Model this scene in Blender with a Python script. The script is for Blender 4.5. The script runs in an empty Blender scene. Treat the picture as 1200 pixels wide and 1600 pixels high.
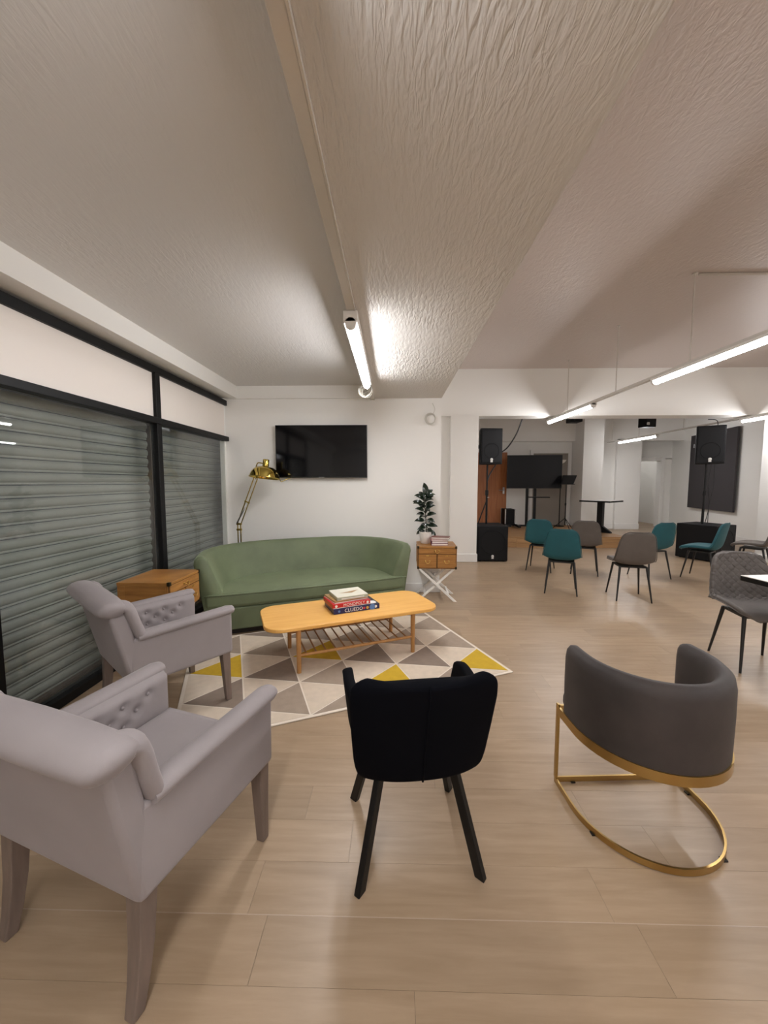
import bpy, bmesh, math, random
from mathutils import Vector, Matrix
random.seed(7)
C = bpy.context.scene.collection
PI = math.pi

# ------------------------------------------------------------------ camera, world, exposure
cam_d = bpy.data.cameras.new('camera'); cam = bpy.data.objects.new('camera', cam_d); C.objects.link(cam)
cam_d.sensor_fit = 'HORIZONTAL'; cam_d.sensor_width = 36.0; cam_d.lens = 18.0
cam.location = (0, 0, 1.45)
cam.rotation_euler = (math.radians(90 - 4.478), 0, math.radians(1.241))
cam_d.clip_start = 0.02
bpy.context.scene.camera = cam
W = bpy.data.worlds.new('world'); bpy.context.scene.world = W; W.use_nodes = True
W.node_tree.nodes['Background'].inputs[0].default_value = (0.02, 0.022, 0.026, 1)
W.node_tree.nodes['Background'].inputs[1].default_value = 1.0
vs = bpy.context.scene.view_settings
vs.view_transform = 'Standard'; vs.look = 'None'; vs.gamma = 1.0; vs.use_curve_mapping = False
vs.exposure = 1.5
TUBE_POWER = 32.0
TUBE_COL = (0.985, 0.985, 1.01)

# ------------------------------------------------------------------ helpers
def lin(c):
    return tuple(((v/255)/12.92 if v/255 <= .04045 else ((v/255+.055)/1.055)**2.4) for v in c) + (1,)

class G:
    def __init__(s): s.V = []; s.F = []; s.M = []
    def add(s, v, f, m=0):
        b = len(s.V); s.V += [tuple(p) for p in v]; s.F += [tuple(i+b for i in q) for q in f]; s.M += [m]*len(f); return s
    def box(s, x0, x1, y0, y1, z0, z1, m=0):
        v = [(x,y,z) for z in (z0,z1) for y in (y0,y1) for x in (x0,x1)]
        return s.add(v, [(0,2,3,1),(4,5,7,6),(0,1,5,4),(2,6,7,3),(0,4,6,2),(1,3,7,5)], m)
    def cyl(s, p0, p1, r0, r1=None, n=12, m=0): return s.tube([p0, p1], [r0, r0 if r1 is None else r1], n, m=m)
    def tube(s, pts, r, n=8, closed=False, m=0, sx=1.0, up=None):
        P = [Vector(p) for p in pts]; k = len(P)
        R = list(r) if isinstance(r, (list, tuple)) else [r]*k
        T = []
        for i in range(k):
            a = P[(i-1) % k] if (closed or i > 0) else P[i]
            b = P[(i+1) % k] if (closed or i < k-1) else P[i]
            T.append((b-a).normalized())
        u = Vector(up) if up else (Vector((0,0,1)) if abs(T[0].z) < .95 else Vector((1,0,0)))
        v = []
        for i in range(k):
            u = (u - T[i]*u.dot(T[i]))
            u.normalize(); w = T[i].cross(u)
            for j in range(n):
                a = 2*PI*j/n + PI/n
                v.append(P[i] + u*(math.sin(a)*R[i]) + w*(math.cos(a)*R[i]*sx))
        f = []
        for i in range(k if closed else k-1):
            i2 = (i+1) % k
            for j in range(n):
                f.append((i*n+j, i*n+(j+1) % n, i2*n+(j+1) % n, i2*n+j))
        if not closed: f += [tuple(range(n))[::-1], tuple((k-1)*n+j for j in range(n))]
        return s.add(v, f, m)
    def lathe(s, prof, n=24, c=(0,0,0), mat=None, m=0):
        v = []; f = []; k = len(prof)
        for (r, z) in prof:
            for j in range(n):
                a = 2*PI*j/n; p = Vector((r*math.cos(a), r*math.sin(a), z))
                if mat: p = mat @ p
                v.append(p + Vector(c))
        for i in range(k-1):
            for j in range(n): f.append((i*n+j, i*n+(j+1) % n, (i+1)*n+(j+1) % n, (i+1)*n+j))
        f += [tuple(range(n))[::-1], tuple((k-1)*n+j for j in range(n))]
        return s.add(v, f, m)
    def prism(s, out, z0, z1, m=0):
        n = len(out); v = [(x,y,z0) for x,y in out]+[(x,y,z1) for x,y in out]
        f = [tuple(range(n))[::-1], tuple(range(n,2*n))]+[(i,(i+1) % n,n+(i+1) % n,n+i) for i in range(n)]
        return s.add(v, f, m)
    def hexa(s, b, t, m=0):
        return s.add(list(b)+list(t), [(3,2,1,0),(4,5,6,7)]+[(i,(i+1) % 4,4+(i+1) % 4,4+i) for i in range(4)], m)
    def grid(s, fn, nu, nv, m=0):
        v = [fn(i/nu, j/nv) for i in range(nu+1) for j in range(nv+1)]
        f = [(i*(nv+1)+j, (i+1)*(nv+1)+j, (i+1)*(nv+1)+j+1, i*(nv+1)+j+1) for i in range(nu) for j in range(nv)]
        return s.add(v, f, m)
    def build(s, name, mat, parent=None, smooth=None, bevel=0, seg=2, subd=0, solid=0, off=0, fix=True, loc=None, rot=None):
        me = bpy.data.meshes.new(name); me.from_pydata(s.V, [], s.F)
        for mm in (mat if isinstance(mat, (list, tuple)) else [mat]): me.materials.append(mm)
        for p, k in zip(me.polygons, s.M): p.material_index = k
        if fix:
            b = bmesh.new(); b.from_mesh(me); bmesh.ops.recalc_face_normals(b, faces=b.faces); b.to_mesh(me); b.free()
        if smooth is not None:
            for p in me.polygons: p.use_smooth = True
            if smooth < 180: me.set_sharp_from_angle(angle=math.radians(smooth))
        o = bpy.data.objects.new(name, me); C.objects.link(o)
        if parent: o.parent = parent
        if loc: o.location = loc
        if rot: o.rotation_euler = rot
        if solid:
            q = o.modifiers.new('solid', 'SOLIDIFY'); q.thickness = solid; q.offset = off
        if bevel:
            q = o.modifiers.new('bevel', 'BEVEL'); q.width = bevel; q.segments = seg; q.limit_method = 'ANGLE'; q.angle_limit = math.radians(40)
        if subd:
            q = o.modifiers.new('sub', 'SUBSURF'); q.levels = subd; q.render_levels = subd
        return o

def tag(o, label, cat=None, group=None, kind=None):
    o['label'] = label
    if cat: o['category'] = cat
    if group: o['group'] = group
    if kind: o['kind'] = kind
    return o
def thing(name, label, cat, loc=(0,0,0), rz=0, group=None):
    o = bpy.data.objects.new(name, None); C.objects.link(o); o.empty_display_size = .1
    o.location = loc; o.rotation_euler = (0,0,rz)
    return tag(o, label, cat, group)
def struct(name, label, g, mat, parent=None, **k):
    o = g.build(name, mat, parent, **k)
    if not parent: tag(o, label, None, None, 'structure')
    return o
def facing(fx, fy): return math.atan2(-fx, fy)
def copy_tree(o, parent=None):
    c = o.copy(); C.objects.link(c); c.parent = parent
    for ch in list(o.children): copy_tree(ch, c)
    return c
def catmull(pts, n):
    P = [Vector(p) for p in pts]; out = []
    for i in range(len(P)-1):
        a = P[max(i-1,0)]; b = P[i]; c = P[i+1]; d = P[min(i+2,len(P)-1)]
        for k in range(n):
            t = k/n
            out.append(.5*((2*b)+(c-a)*t+(2*a-5*b+4*c-d)*t*t+(3*b-a-3*c+d)*t**3))
    out.append(P[-1]); return out
def rrect(hx, hy, r, n=6, cx=0, cy=0):
    o = []
    for sx, sy, a0 in ((1,1,0),(-1,1,PI/2),(-1,-1,PI),(1,-1,1.5*PI)):
        for k in range(n+1):
            a = a0+PI/2*k/n; o.append((cx+sx*(hx-r)+r*math.cos(a), cy+sy*(hy-r)+r*math.sin(a)))
    return o
def interp(x, tab):
    for (a, va), (b, vb) in zip(tab, tab[1:]):
        if x <= b: return va+(vb-va)*max(0, (x-a))/(b-a)
    return tab[-1][1]

# ------------------------------------------------------------------ materials
def mat(name, col, rough=.5, metal=0, var=0, vscale=6, vstretch=(1,1,1), bump=0, bscale=200, bstretch=(1,1,1), bdist=.002,
        sheen=0, coat=0, spec=None, col2=None, detail=4, coords='Object'):
    m = bpy.data.materials.new(name); m.use_nodes = True; nt = m.node_tree; N = nt.nodes; L = nt.links
    b = N['Principled BSDF']; c = lin(col)
    b.inputs['Base Color'].default_value = c; b.inputs['Roughness'].default_value = rough; b.inputs['Metallic'].default_value = metal
    if spec is not None: b.inputs['Specular IOR Level'].default_value = spec
    if sheen: b.inputs['Sheen Weight'].default_value = sheen; b.inputs['Sheen Roughness'].default_value = .4; b.inputs['Sheen Tint'].default_value = tuple(min(1, v*1.5+.1) for v in c[:3])+(1,)
    if coat: b.inputs['Coat Weight'].default_value = coat; b.inputs['Coat Roughness'].default_value = .1
    tc = N.new('ShaderNodeTexCoord')
    def tex(scale, stretch, det):
        mp = N.new('ShaderNodeMapping'); mp.inputs['Scale'].default_value = stretch; L.new(tc.outputs[coords], mp.inputs[0])
        t = N.new('ShaderNodeTexNoise'); t.inputs['Scale'].default_value = scale; t.inputs['Detail'].default_value = det; L.new(mp.outputs[0], t.inputs['Vector']); return t
    if var or col2:
        t = tex(vscale, vstretch, detail); mx = N.new('ShaderNodeMix'); mx.data_type = 'RGBA'
        d = lin(col2) if col2 else tuple(v*(1-var) for v in c[:3])+(1,)
        rp = N.new('ShaderNodeMapRange'); rp.inputs['From Min'].default_value = .3; rp.inputs['From Max'].default_value = .7
        L.new(t.outputs[0], rp.inputs['Value']); L.new(rp.outputs[0], mx.inputs[0])
        mx.inputs[6].default_value = c; mx.inputs[7].default_value = d; L.new(mx.outputs[2], b.inputs['Base Color'])
    if bump:
        t = tex(bscale, bstretch, 3); bp = N.new('ShaderNodeBump'); bp.inputs['Strength'].default_value = bump; bp.inputs['Distance'].default_value = bdist
        L.new(t.outputs[0], bp.inputs['Height']); L.new(bp.outputs[0], b.inputs['Normal'])
    return m

def ceiling_mat(name, col, scale, stretch, strength, rotz=0, dist=.012, warp=.6):
    m = mat(name, col, .42); nt = m.node_tree; N = nt.nodes; L = nt.links; b = N['Principled BSDF']
    tc = N.new('ShaderNodeTexCoord'); mp = N.new('ShaderNodeMapping'); mp.inputs['Scale'].default_value = stretch; mp.inputs['Rotation'].default_value = (0,0,rotz)
    L.new(tc.outputs['Object'], mp.inputs[0])
    t = N.new('ShaderNodeTexNoise'); t.inputs['Scale'].default_value = scale; t.inputs['Detail'].default_value = 2.2; t.inputs['Distortion'].default_value = warp; t.inputs['Roughness'].default_value = .55
    L.new(mp.outputs[0], t.inputs['Vector'])
    big = N.new('ShaderNodeTexNoise'); big.inputs['Scale'].default_value = 1.3; L.new(tc.outputs['Object'], big.inputs['Vector'])
    r = N.new('ShaderNodeMapRange'); r.inputs['From Min'].default_value = .35; r.inputs['From Max'].default_value = .65; r.inputs['To Min'].default_value = .35; L.new(big.outputs[0], r.inputs[0])
    ml = N.new('ShaderNodeMath'); ml.operation = 'MULTIPLY'; ml.inputs[1].default_value = strength; L.new(r.outputs[0], ml.inputs[0])
    bp = N.new('ShaderNodeBump'); bp.inputs['Distance'].default_value = dist; L.new(ml.outputs[0], bp.inputs['Strength']); L.new(t.outputs[0], bp.inputs['Height']); L.new(bp.outputs[0], b.inputs['Normal'])
    return m

def floor_mat():
    m = mat('vinyl_plank', (150,126,104), .36); nt = m.node_tree; N = nt.nodes; L = nt.links; b = N['Principled BSDF']
    tc = N.new('ShaderNodeTexCoord'); at = N.new('ShaderNodeAttribute'); at.attribute_name = 'tone'
    ad = N.new('ShaderNodeVectorMath'); ad.operation = 'MULTIPLY_ADD'; ad.inputs[1].default_value = (1,1,1); 
    L.new(tc.outputs['Object'], ad.inputs[0])
    cm = N.new('ShaderNodeCombineXYZ'); mu = N.new('ShaderNodeMath'); mu.operation = 'MULTIPLY'; mu.inputs[1].default_value = 37; L.new(at.outputs['Fac'], mu.inputs[0]); L.new(mu.outputs[0], cm.inputs[2]); L.new(cm.outputs[0], ad.inputs[2])
    mp = N.new('ShaderNodeMapping'); mp.inputs['Scale'].default_value = (.9, 9, 1); L.new(ad.outputs[0], mp.inputs[0])
    t = N.new('ShaderNodeTexNoise'); t.inputs['Scale'].default_value = 3; t.inputs['Detail'].default_value = 7; t.inputs['Roughness'].default_value = .6; t.inputs['Distortion'].default_value = .4; L.new(mp.outputs[0], t.inputs['Vector'])
    rp = N.new('ShaderNodeMapRange'); rp.inputs['From Min'].default_value = .28; rp.inputs['From Max'].default_value = .72; L.new(t.outputs[0], rp.inputs[0])
    mx = N.new('ShaderNodeMix'); mx.data_type = 'RGBA'; mx.inputs[6].default_value = lin((170,147,121)); mx.inputs[7].default_value = lin((150,127,101)); L.new(rp.outputs[0], mx.inputs[0])
    hs = N.new('ShaderNodeHueSaturation'); tr = N.new('ShaderNodeMapRange'); tr.inputs['To Min'].default_value = .93; tr.inputs['To Max'].default_value = 1.07; L.new(at.outputs['Fac'], tr.inputs[0]); L.new(tr.outputs[0], hs.inputs['Value']); L.new(mx.outputs[2], hs.inputs['Color'])
    L.new(hs.outputs[0], b.inputs['Base Color'])
    bp = N.new('ShaderNodeBump'); bp.inputs['Strength'].default_value = .12; bp.inputs['Distance'].default_value = .002; L.new(t.outputs[0], bp.inputs['Height']); L.new(bp.outputs[0], b.inputs['Normal'])
    return m

def glass_mat():
    m = bpy.data.materials.new('window_glass'); m.use_nodes = True; nt = m.node_tree; N = nt.nodes; L = nt.links
    out = N['Material Output']; N.remove(N['Principled BSDF'])
    tr = N.new('ShaderNodeBsdfTransparent'); tr.inputs[0].default_value = (.95,.965,.955,1)
    gl = N.new('ShaderNodeBsdfGlossy'); gl.inputs['Roughness'].default_value = .015; gl.inputs[0].default_value = (1,1,1,1)
    df = N.new('ShaderNodeBsdfDiffuse'); df.inputs[0].default_value = (.5,.52,.5,1)
    tc = N.new('ShaderNodeTexCoord'); nz = N.new('ShaderNodeTexNoise'); nz.inputs['Scale'].default_value = 2.5; nz.inputs['Detail'].default_value = 5; L.new(tc.outputs['Object'], nz.inputs['Vector'])
    rp = N.new('ShaderNodeMapRange'); rp.inputs['From Min'].default_value = .45; rp.inputs['From Max'].default_value = .75; rp.inputs['To Max'].default_value = .06; rp.inputs['To Min'].default_value = .012; L.new(nz.outputs[0], rp.inputs[0])
    m1 = N.new('ShaderNodeMixShader'); L.new(rp.outputs[0], m1.inputs[0]); L.new(tr.outputs[0], m1.inputs[1]); L.new(df.outputs[0], m1.inputs[2])
    ge = N.new('ShaderNodeNewGeometry'); dt_ = N.new('ShaderNodeVectorMath'); dt_.operation = 'DOT_PRODUCT'; L.new(ge.outputs['Normal'], dt_.inputs[0]); L.new(ge.outputs['Incoming'], dt_.inputs[1])
    def mth(op, a, b=None):
        n_ = N.new('ShaderNodeMath'); n_.operation = op
        if isinstance(a, (int, float)): n_.inputs[0].default_value = a
        else: L.new(a, n_.inputs[0])
        if b is not None: n_.inputs[1].default_value = b
        return n_
    ab = mth('ABSOLUTE', dt_.outputs['Value']); om = N.new('ShaderNodeMath'); om.operation = 'SUBTRACT'; om.inputs[0].default_value = 1; L.new(ab.outputs[0], om.inputs[1])
    p5 = mth('POWER', om.outputs[0], 5.0); ml_ = mth('MULTIPLY', p5.outputs[0], .96); fr = mth('ADD', ml_.outputs[0], .03)
    m2 = N.new('ShaderNodeMixShader'); L.new(fr.outputs[0], m2.inputs[0]); L.new(m1.outputs[0], m2.inputs[1]); L.new(gl.outputs[0], m2.inputs[2]); L.new(m2.outputs[0], out.inputs[0])
    return m

def emit_mat(name, col, s):
    m = bpy.data.materials.new(name); m.use_nodes = True; nt = m.node_tree; N = nt.nodes
    e = N.new('ShaderNodeEmission'); e.inputs[0].default_value = tuple(col)+(1,); e.inputs[1].default_value = s
    nt.links.new(e.outputs[0], N['Material Output'].inputs[0]); return m

M = {}
M['wall'] = mat('wall_paint', (240,238,233), .6, bump=.08, bscale=60)
M['trimwhite'] = mat('trim_gloss_white', (236,234,230), .35)
M['ceil_l'] = ceiling_mat('ceiling_artex_brushed', (220,217,214), 34, (1.6,.35,1), .30, rotz=.9)
M['ceil_m'] = ceiling_mat('ceiling_artex_combed', (216,212,207), 36, (1.7,.36,1), .75, rotz=.12)
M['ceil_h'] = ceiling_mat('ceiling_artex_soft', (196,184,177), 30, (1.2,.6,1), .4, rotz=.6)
M['floor'] = floor_mat()
M['seam_glint'] = mat('painted_seam_glint', (176,156,136), .4)
M['subfloor'] = mat('subfloor_dark', (70,56,44), .8)
M['black'] = mat('black_metal', (8,8,9), .42, spec=.3)
M['blackframe'] = mat('black_frame_paint', (9,9,10), .5, spec=.25)
M['slat'] = mat('galvanised_slat', (150,151,145), .5, var=.3, vscale=2.2, vstretch=(1,.6,2), bump=.1, bscale=30)
M['guide'] = mat('guide_rail_brown', (92,80,74), .5)
M['glass'] = glass_mat()
M['panelwhite'] = mat('white_panel', (236,228,220), .5)
M['green'] = mat('sage_velvet', (107,118,87), .62, var=.3, vscale=3.5, sheen=.9, bump=.1, bscale=350)
M['plinth'] = mat('dark_plinth', (38,30,26), .6)
M['grey'] = mat('grey_velvet', (146,138,138), .75, var=.12, vscale=4, sheen=.35, bump=.1, bscale=400)
M['legwash'] = mat('washed_wood', (122,106,96), .5, var=.25, vscale=14, vstretch=(3,3,.4))
M['navy'] = mat('midnight_velvet', (8,9,15), .8, var=.2, vscale=5, spec=.06)
M['char'] = mat('charcoal_velvet', (62,54,51), .65, var=.45, vscale=6, sheen=.22, bump=.1, bscale=300)
M['gold'] = mat('brushed_gold', (182,152,96), .28, metal=1, bump=.05, bscale=120, bstretch=(1,1,8))
M['teal'] = mat('teal_velvet', (18,84,92), .62, var=.18, vscale=6, sheen=.35)
M['greychair'] = mat('warm_grey_velvet', (96,88,82), .62, var=.2, vscale=6, sheen=.35)
M['quilt'] = mat('grey_quilted_fabric', (98,92,88), .6, var=.15, vscale=8, sheen=.3)
M['legblack'] = mat('black_leg', (18,17,17), .42)
M['oak'] = mat('honey_oak', (240,186,104), .38, col2=(228,168,84), vscale=5, vstretch=(.6,9,3), detail=6)
M['oakleg'] = mat('oak_leg', (186,134,78), .45, var=.2, vscale=8, vstretch=(4,4,.5))
M['slatwood'] = mat('rack_wood', (150,106,62), .5)
M['chest'] = mat('chest_wood', (176,124,62), .42, col2=(142,94,42), vscale=7, vstretch=(.7,.7,7), detail=6)
M['chestdark'] = mat('chest_gap', (70,42,18), .7)
M['brass'] = mat('brass', (196,160,92), .3, metal=1)
M['antique'] = mat('antique_metal', (70,62,48), .4, metal=.9)
M['lampgold'] = mat('polished_brass', (206,182,96), .08, metal=1)
M['white'] = mat('white_paint', (238,234,226), .4)
M['pot'] = mat('white_ceramic', (240,234,226), .3)
M['leaf'] = mat('rubber_leaf', (22,42,24), .25, var=.4, vscale=12, spec=.6)
M['stem'] = mat('stem', (70,62,44), .7)
M['soil'] = mat('soil', (46,34,26), .9)
M['screen'] = mat('tv_screen', (3,3,6), .08, spec=.28)
M['bezel'] = mat('tv_bezel', (10,10,12), .3)
M['screen2'] = mat('matt_screen', (4,4,9), .32, spec=.25)
M['alu'] = mat('aluminium', (190,190,190), .3, metal=1)
M['trunk'] = mat('trunking_white', (214,208,200), .22)
M['batten'] = mat('batten_body', (232,228,222), .3)
M['cablew'] = mat('white_cable', (204,200,190), .45)
M['cableb'] = mat('black_cable', (14,14,14), .5)
M['spk'] = mat('speaker_black', (11,11,13), .6, spec=.25, bump=.2, bscale=400)
M['grille'] = mat('speaker_grille', (17,17,19), .6, spec=.25, bump=.5, bscale=600)
M['emblem'] = mat('emblem_white', (214,212,206), .4)
M['darkpanel'] = mat('dark_grey_panel', (58,54,56), .8, bump=.1)
M['tan'] = mat('tan_door', (190,124,74), .45, col2=(164,98,54), vscale=5, vstretch=(6,6,.5), detail=6)
M['greydoor'] = mat('beige_grey_door', (150,142,132), .5)
M['stage'] = mat('stage_board', (176,136,92), .5, col2=(150,112,72), vscale=4, vstretch=(.5,8,8), detail=6)
M['cream'] = mat('rug_cream', (212,196,176), .95, var=.1, vscale=20, bump=.5, bscale=260, bdist=.003)
M['rgrey'] = mat('rug_grey', (160,143,126), .95, var=.12, vscale=20, bump=.5, bscale=260, bdist=.003)
M['rdark'] = mat('rug_dark_grey', (138,122,108), .95, var=.12, vscale=20, bump=.5, bscale=260, bdist=.003)
M['ryellow'] = mat('rug_mustard', (200,164,40), .95, var=.12, vscale=20, bump=.5, bscale=260, bdist=.003)
M['rline'] = mat('rug_line', (222,210,194), .95)
M['tabletop'] = mat('white_laminate', (222,216,208), .3)
M['tube'] = emit_mat('led_diffuser', TUBE_COL, TUBE_POWER)

# ------------------------------------------------------------------ structure
XL = -2.158; YW = 4.987; HS = 2.51; HC = 2.668; HH = 3.42; YB = 6.92; SX = .623; YBK = -4.2; XR = 8.0
# floor: dark screed below, planks on it
fl = struct('floor', 'taupe wood-look vinyl plank floor running through the whole room', G().box(XL-.15, 11, YBK-.1, 15.2, -.05, -.0035), M['subfloor'])
rows = []; PW = .183; y0 = 1.172
k0 = int((YBK-y0)/PW)-1
planks = []
for k in range(k0, int((14.9-y0)/PW)+1):
    ya = y0+k*PW; x = XL-random.random()*1.2
    while x < 10.6:
        xe = x+1.22
        a, b = max(x, XL+.001), min(xe, 10.6)
        if b > a+.02: planks.append((a, b, ya, ya+PW))
        x = xe
def pkey(p):
    cx, cy = (p[0]+p[1])/2, (p[2]+p[3])/2
    if cy < .95 or abs(cx/max(cy,.1)) > 1.15 or (cx < .6 and cy > 5): return 1e9
    return math.hypot(cx, cy)
planks.sort(key=pkey)
def plank_mesh(pl, name):
    g = G(); tones = []
    for a, b, c, d in pl:
        e = .0004
        g.box(a+e, b-e, c+e, d-e, -.0036, 0); tones.append(random.random())
    o = g.build(name, M['floor'], fl, fix=False)
    at = o.data.attributes.new('tone', 'FLOAT', 'FACE')
    at.data.foreach_set('value', [t for t in tones for _ in range(6)])
    return o
for p in planks[:300]: plank_mesh([p], 'plank')
o = plank_mesh(planks[300:], 'plank_field'); o['kind'] = 'stuff'
G().box(XL+.01, 7.8, 1.1705, 1.1735, -.003, .0004).build('floor_seam_glint', M['seam_glint'], fl)  # board joint; light caught on the plank bevel is painted as a pale strip

# ceilings
struct('ceiling', 'brush-textured white ceiling recess above the lounge window', G().box(XL-.1, -.225, YBK, YW+.2, HC, HC+.15), M['ceil_l'])
struct('ceiling', 'lower comb-textured white ceiling slab beside the light trunking', G().box(-.235, SX, YBK, YW+.2, HS, HH+.2), M['ceil_m'])
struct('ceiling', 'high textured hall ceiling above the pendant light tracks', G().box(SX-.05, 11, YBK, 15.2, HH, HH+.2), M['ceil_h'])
# walls
struct('wall_back', 'white lounge wall behind the green sofa carrying the television', G().box(XL-.06, SX, YW, YW+.16, 0, HH).box(XL, -.235, YW-.03, YW+.01, HS, HC+.01), M['wall'])
struct('wall_return', 'white return wall running back from the lounge wall corner', G().box(SX-.16, SX, YW+.16, 7.12, 0, HH).box(SX-.05, 1.1, 7.0, 7.12, 0, HH), M['wall'])
struct('wall_left', 'white boxed wall along the shop window side', G().box(XL-.3, XL, YBK, .25, 0, HC).box(XL-.1, XL+.17, YBK, YW, HS+.004, HC+.02).box(XL-.06, XL, 4.945, YW, 0, HS+.1), M['wall'])
struct('wall_front', 'white end wall facing the lounge wall', G().box(XL-.3, 11, YBK-.15, YBK, 0, HH), M['wall'])
struct('wall_right', 'white side wall of the hall beyond the column', G().add([(7.75,YBK,0),(7.75,7.2,0),(9.05,13.0,0),(9.05,15,0),(7.75,YBK,HH),(7.75,7.2,HH),(9.05,13.0,HH),(9.05,15,HH),
      (7.95,YBK,0),(7.95,7.2,0),(9.25,13.0,0),(9.25,15,0),(7.95,YBK,HH),(7.95,7.2,HH),(9.25,13.0,HH),(9.25,15,HH)],
      [(0,1,5,4),(1,2,6,5),(2,3,7,6),(8,12,13,9),(9,13,14,10),(10,14,15,11),(4,5,13,12),(5,6,14,13),(6,7,15,14),(0,4,12,8),(3,11,15,7)]), M['wall'])
struct('beam', 'white downstand beam across the hall in front of the stage area', G().box(SX, 7.9, YB, YB+.36, 2.61, HH+.05), M['wall'], bevel=.006)
cl = struct('column', 'white square column with skirting beside the subwoofer near the wooden door', G().box(1.035, 1.525, YB-.002, 8.25, 0, 2.62), M['wall'])
G().box(1.02, 1.54, YB-.018, 8.2, 0, .15).build('skirting', M['trimwhite'], cl, bevel=.008)
cl = struct('column', 'white square column under the end of the beam near the dark panel', G().box(6.73, 7.3, YB-.002, 7.2, 0, 2.62), M['wall'])
G().box(6.715, 7.31, YB-.018, 7.19, 0, .13).build('skirting', M['trimwhite'], cl, bevel=.008)
struct('wall_stage_left', 'white side wall of the stage bay', G().box(1.3, 1.5, 8.3, 11.1, 0, HH), M['wall'])
struct('wall_stage_back', 'grey-white wall behind the stage with projecting upper band', G().box(1.4, 5.5, 10.9, 11.1, 0, HH).box(1.5, 5.0, 10.72, 10.9, 2.56, HH), M['wall'])
struct('column', 'white pier standing between the stage bay and the side passage', G().box(5.0, 5.52, 10.25, 11.2, 0, HH), M['wall'])
ws = struct('wall_passage', 'white panelled wall between the stage pier and the passage doorway', G().box(5.4, 7.55, 12.0, 12.2, 0, HH).box(6.82, 7.55, 11.9, 12.0, 0, 2.75).box(5.5, 9.1, 11.9, 12.0, 2.7, HH), M['wall'])
G().box(5.52, 6.82, 11.975, 12.0, 0, .17).box(6.82, 7.56, 11.875, 11.9, 0, .17).build('skirting', M['trimwhite'], ws, bevel=.008)
struct('wall_passage', 'white wall around the passage doorway lintel', G().box(7.5, 9.2, 12.6, 12.75, 2.18, HH).box(8.72, 9.2, 12.6, 12.75, 0, 2.2).box(7.4, 7.56, 12.1, 12.75, 0, HH), M['wall'])
dr = struct('door_1', 'white framed open doorway leading to the passage', G().box(8.6, 8.719, 12.55, 12.78, 0, 2.24).box(7.561, 8.599, 12.55, 12.78, 2.12, 2.24), M['trimwhite'], bevel=.006)
struct('wall_corridor', 'shadowed corridor wall seen through the passage doorway', G().box(7.3, 9.3, 14.4, 14.5, 0, HH).box(7.3, 9.3, 14.37, 14.4, 0, .16).box(7.3,7.42,12.7,14.4,0,HH), M['wall'])
# baseboards
struct('baseboard_back', 'white skirting board along the lounge wall behind the sofa', G().box(XL, SX+.012, YW-.014, YW, 0, .12).box(SX, SX+.014, YW-.014, 7.0, 0, .12), M['trimwhite'], bevel=.005)
dx, dy = 1.3/5.944, 5.8/5.944
struct('baseboard_right', 'white skirting board along the angled hall wall', G().add([(7.75-.016,7.2,0),(9.05-.016,13,0),(9.05,13,0),(7.75,7.2,0),(7.75-.016,7.2,.16),(9.05-.016,13,.16),(9.05,13,.16),(7.75,7.2,.16)],
      [(0,1,5,4),(4,5,6,7),(0,4,7,3),(1,2,6,5)]), M['trimwhite'])

# doors at the stage back wall
d2 = struct('door_2', 'tan wooden flush door behind the loudspeaker beside the column', G().box(2.36, 3.2, 10.86, 10.9, .24, 2.27), M['tan'])
G().box(3.2, 3.27, 10.84, 10.9, .24, 2.33).box(2.3, 2.36, 10.84, 10.9, .24, 2.33).box(2.3605, 3.1995, 10.84, 10.9, 2.27, 2.33).build('door_frame', M['trimwhite'], d2)
h = G().cyl((3.12,10.86,1.22),(3.12,10.80,1.22),.012).cyl((3.13,10.80,1.22),(2.98,10.80,1.22),.012); h.box(3.095,3.145,10.85,10.862,1.12,1.3)
h.build('door_handle', M['alu'], d2, smooth=40)
d3 = struct('door_3', 'beige-grey flush door behind the stage screen', G().box(3.92, 4.88, 10.87, 10.9, .24, 2.24), M['greydoor'])
G().box(4.88, 4.97, 10.84, 10.9, .24, 2.33).box(3.84, 3.92, 10.84, 10.9, .24, 2.33).box(3.9205, 4.8795, 10.84, 10.9, 2.24, 2.33).build('door_frame', M['trimwhite'], d3)

# stage
st = thing('stage_platform', 'low wooden stage platform with pale board deck below the back wall', 'stage', (0,0,0))
for i in range(11):
    ya = 8.5+i*.2175
    G().box(1.505, 5.2 if ya+.2175 < 10.25 else 4.995, ya+.001, ya+.2165, .21, .24).build('deck_board', M['stage'], st)
for i, (a, b) in enumerate(((1.505,2.75),(2.75,4.0),(4.0,5.2))):
    G().box(a+.002, b-.002, 8.49, 8.515, 0, .12).build('fascia_board', M['stage'], st)
    G().box(a+.002, b-.002, 8.49, 8.515, .122, .208).build('fascia_board', M['stage'], st)
G().box(5.19, 5.2, 8.5, 10.25, 0, .21).build('fascia_board', M['stage'], st)

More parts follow.
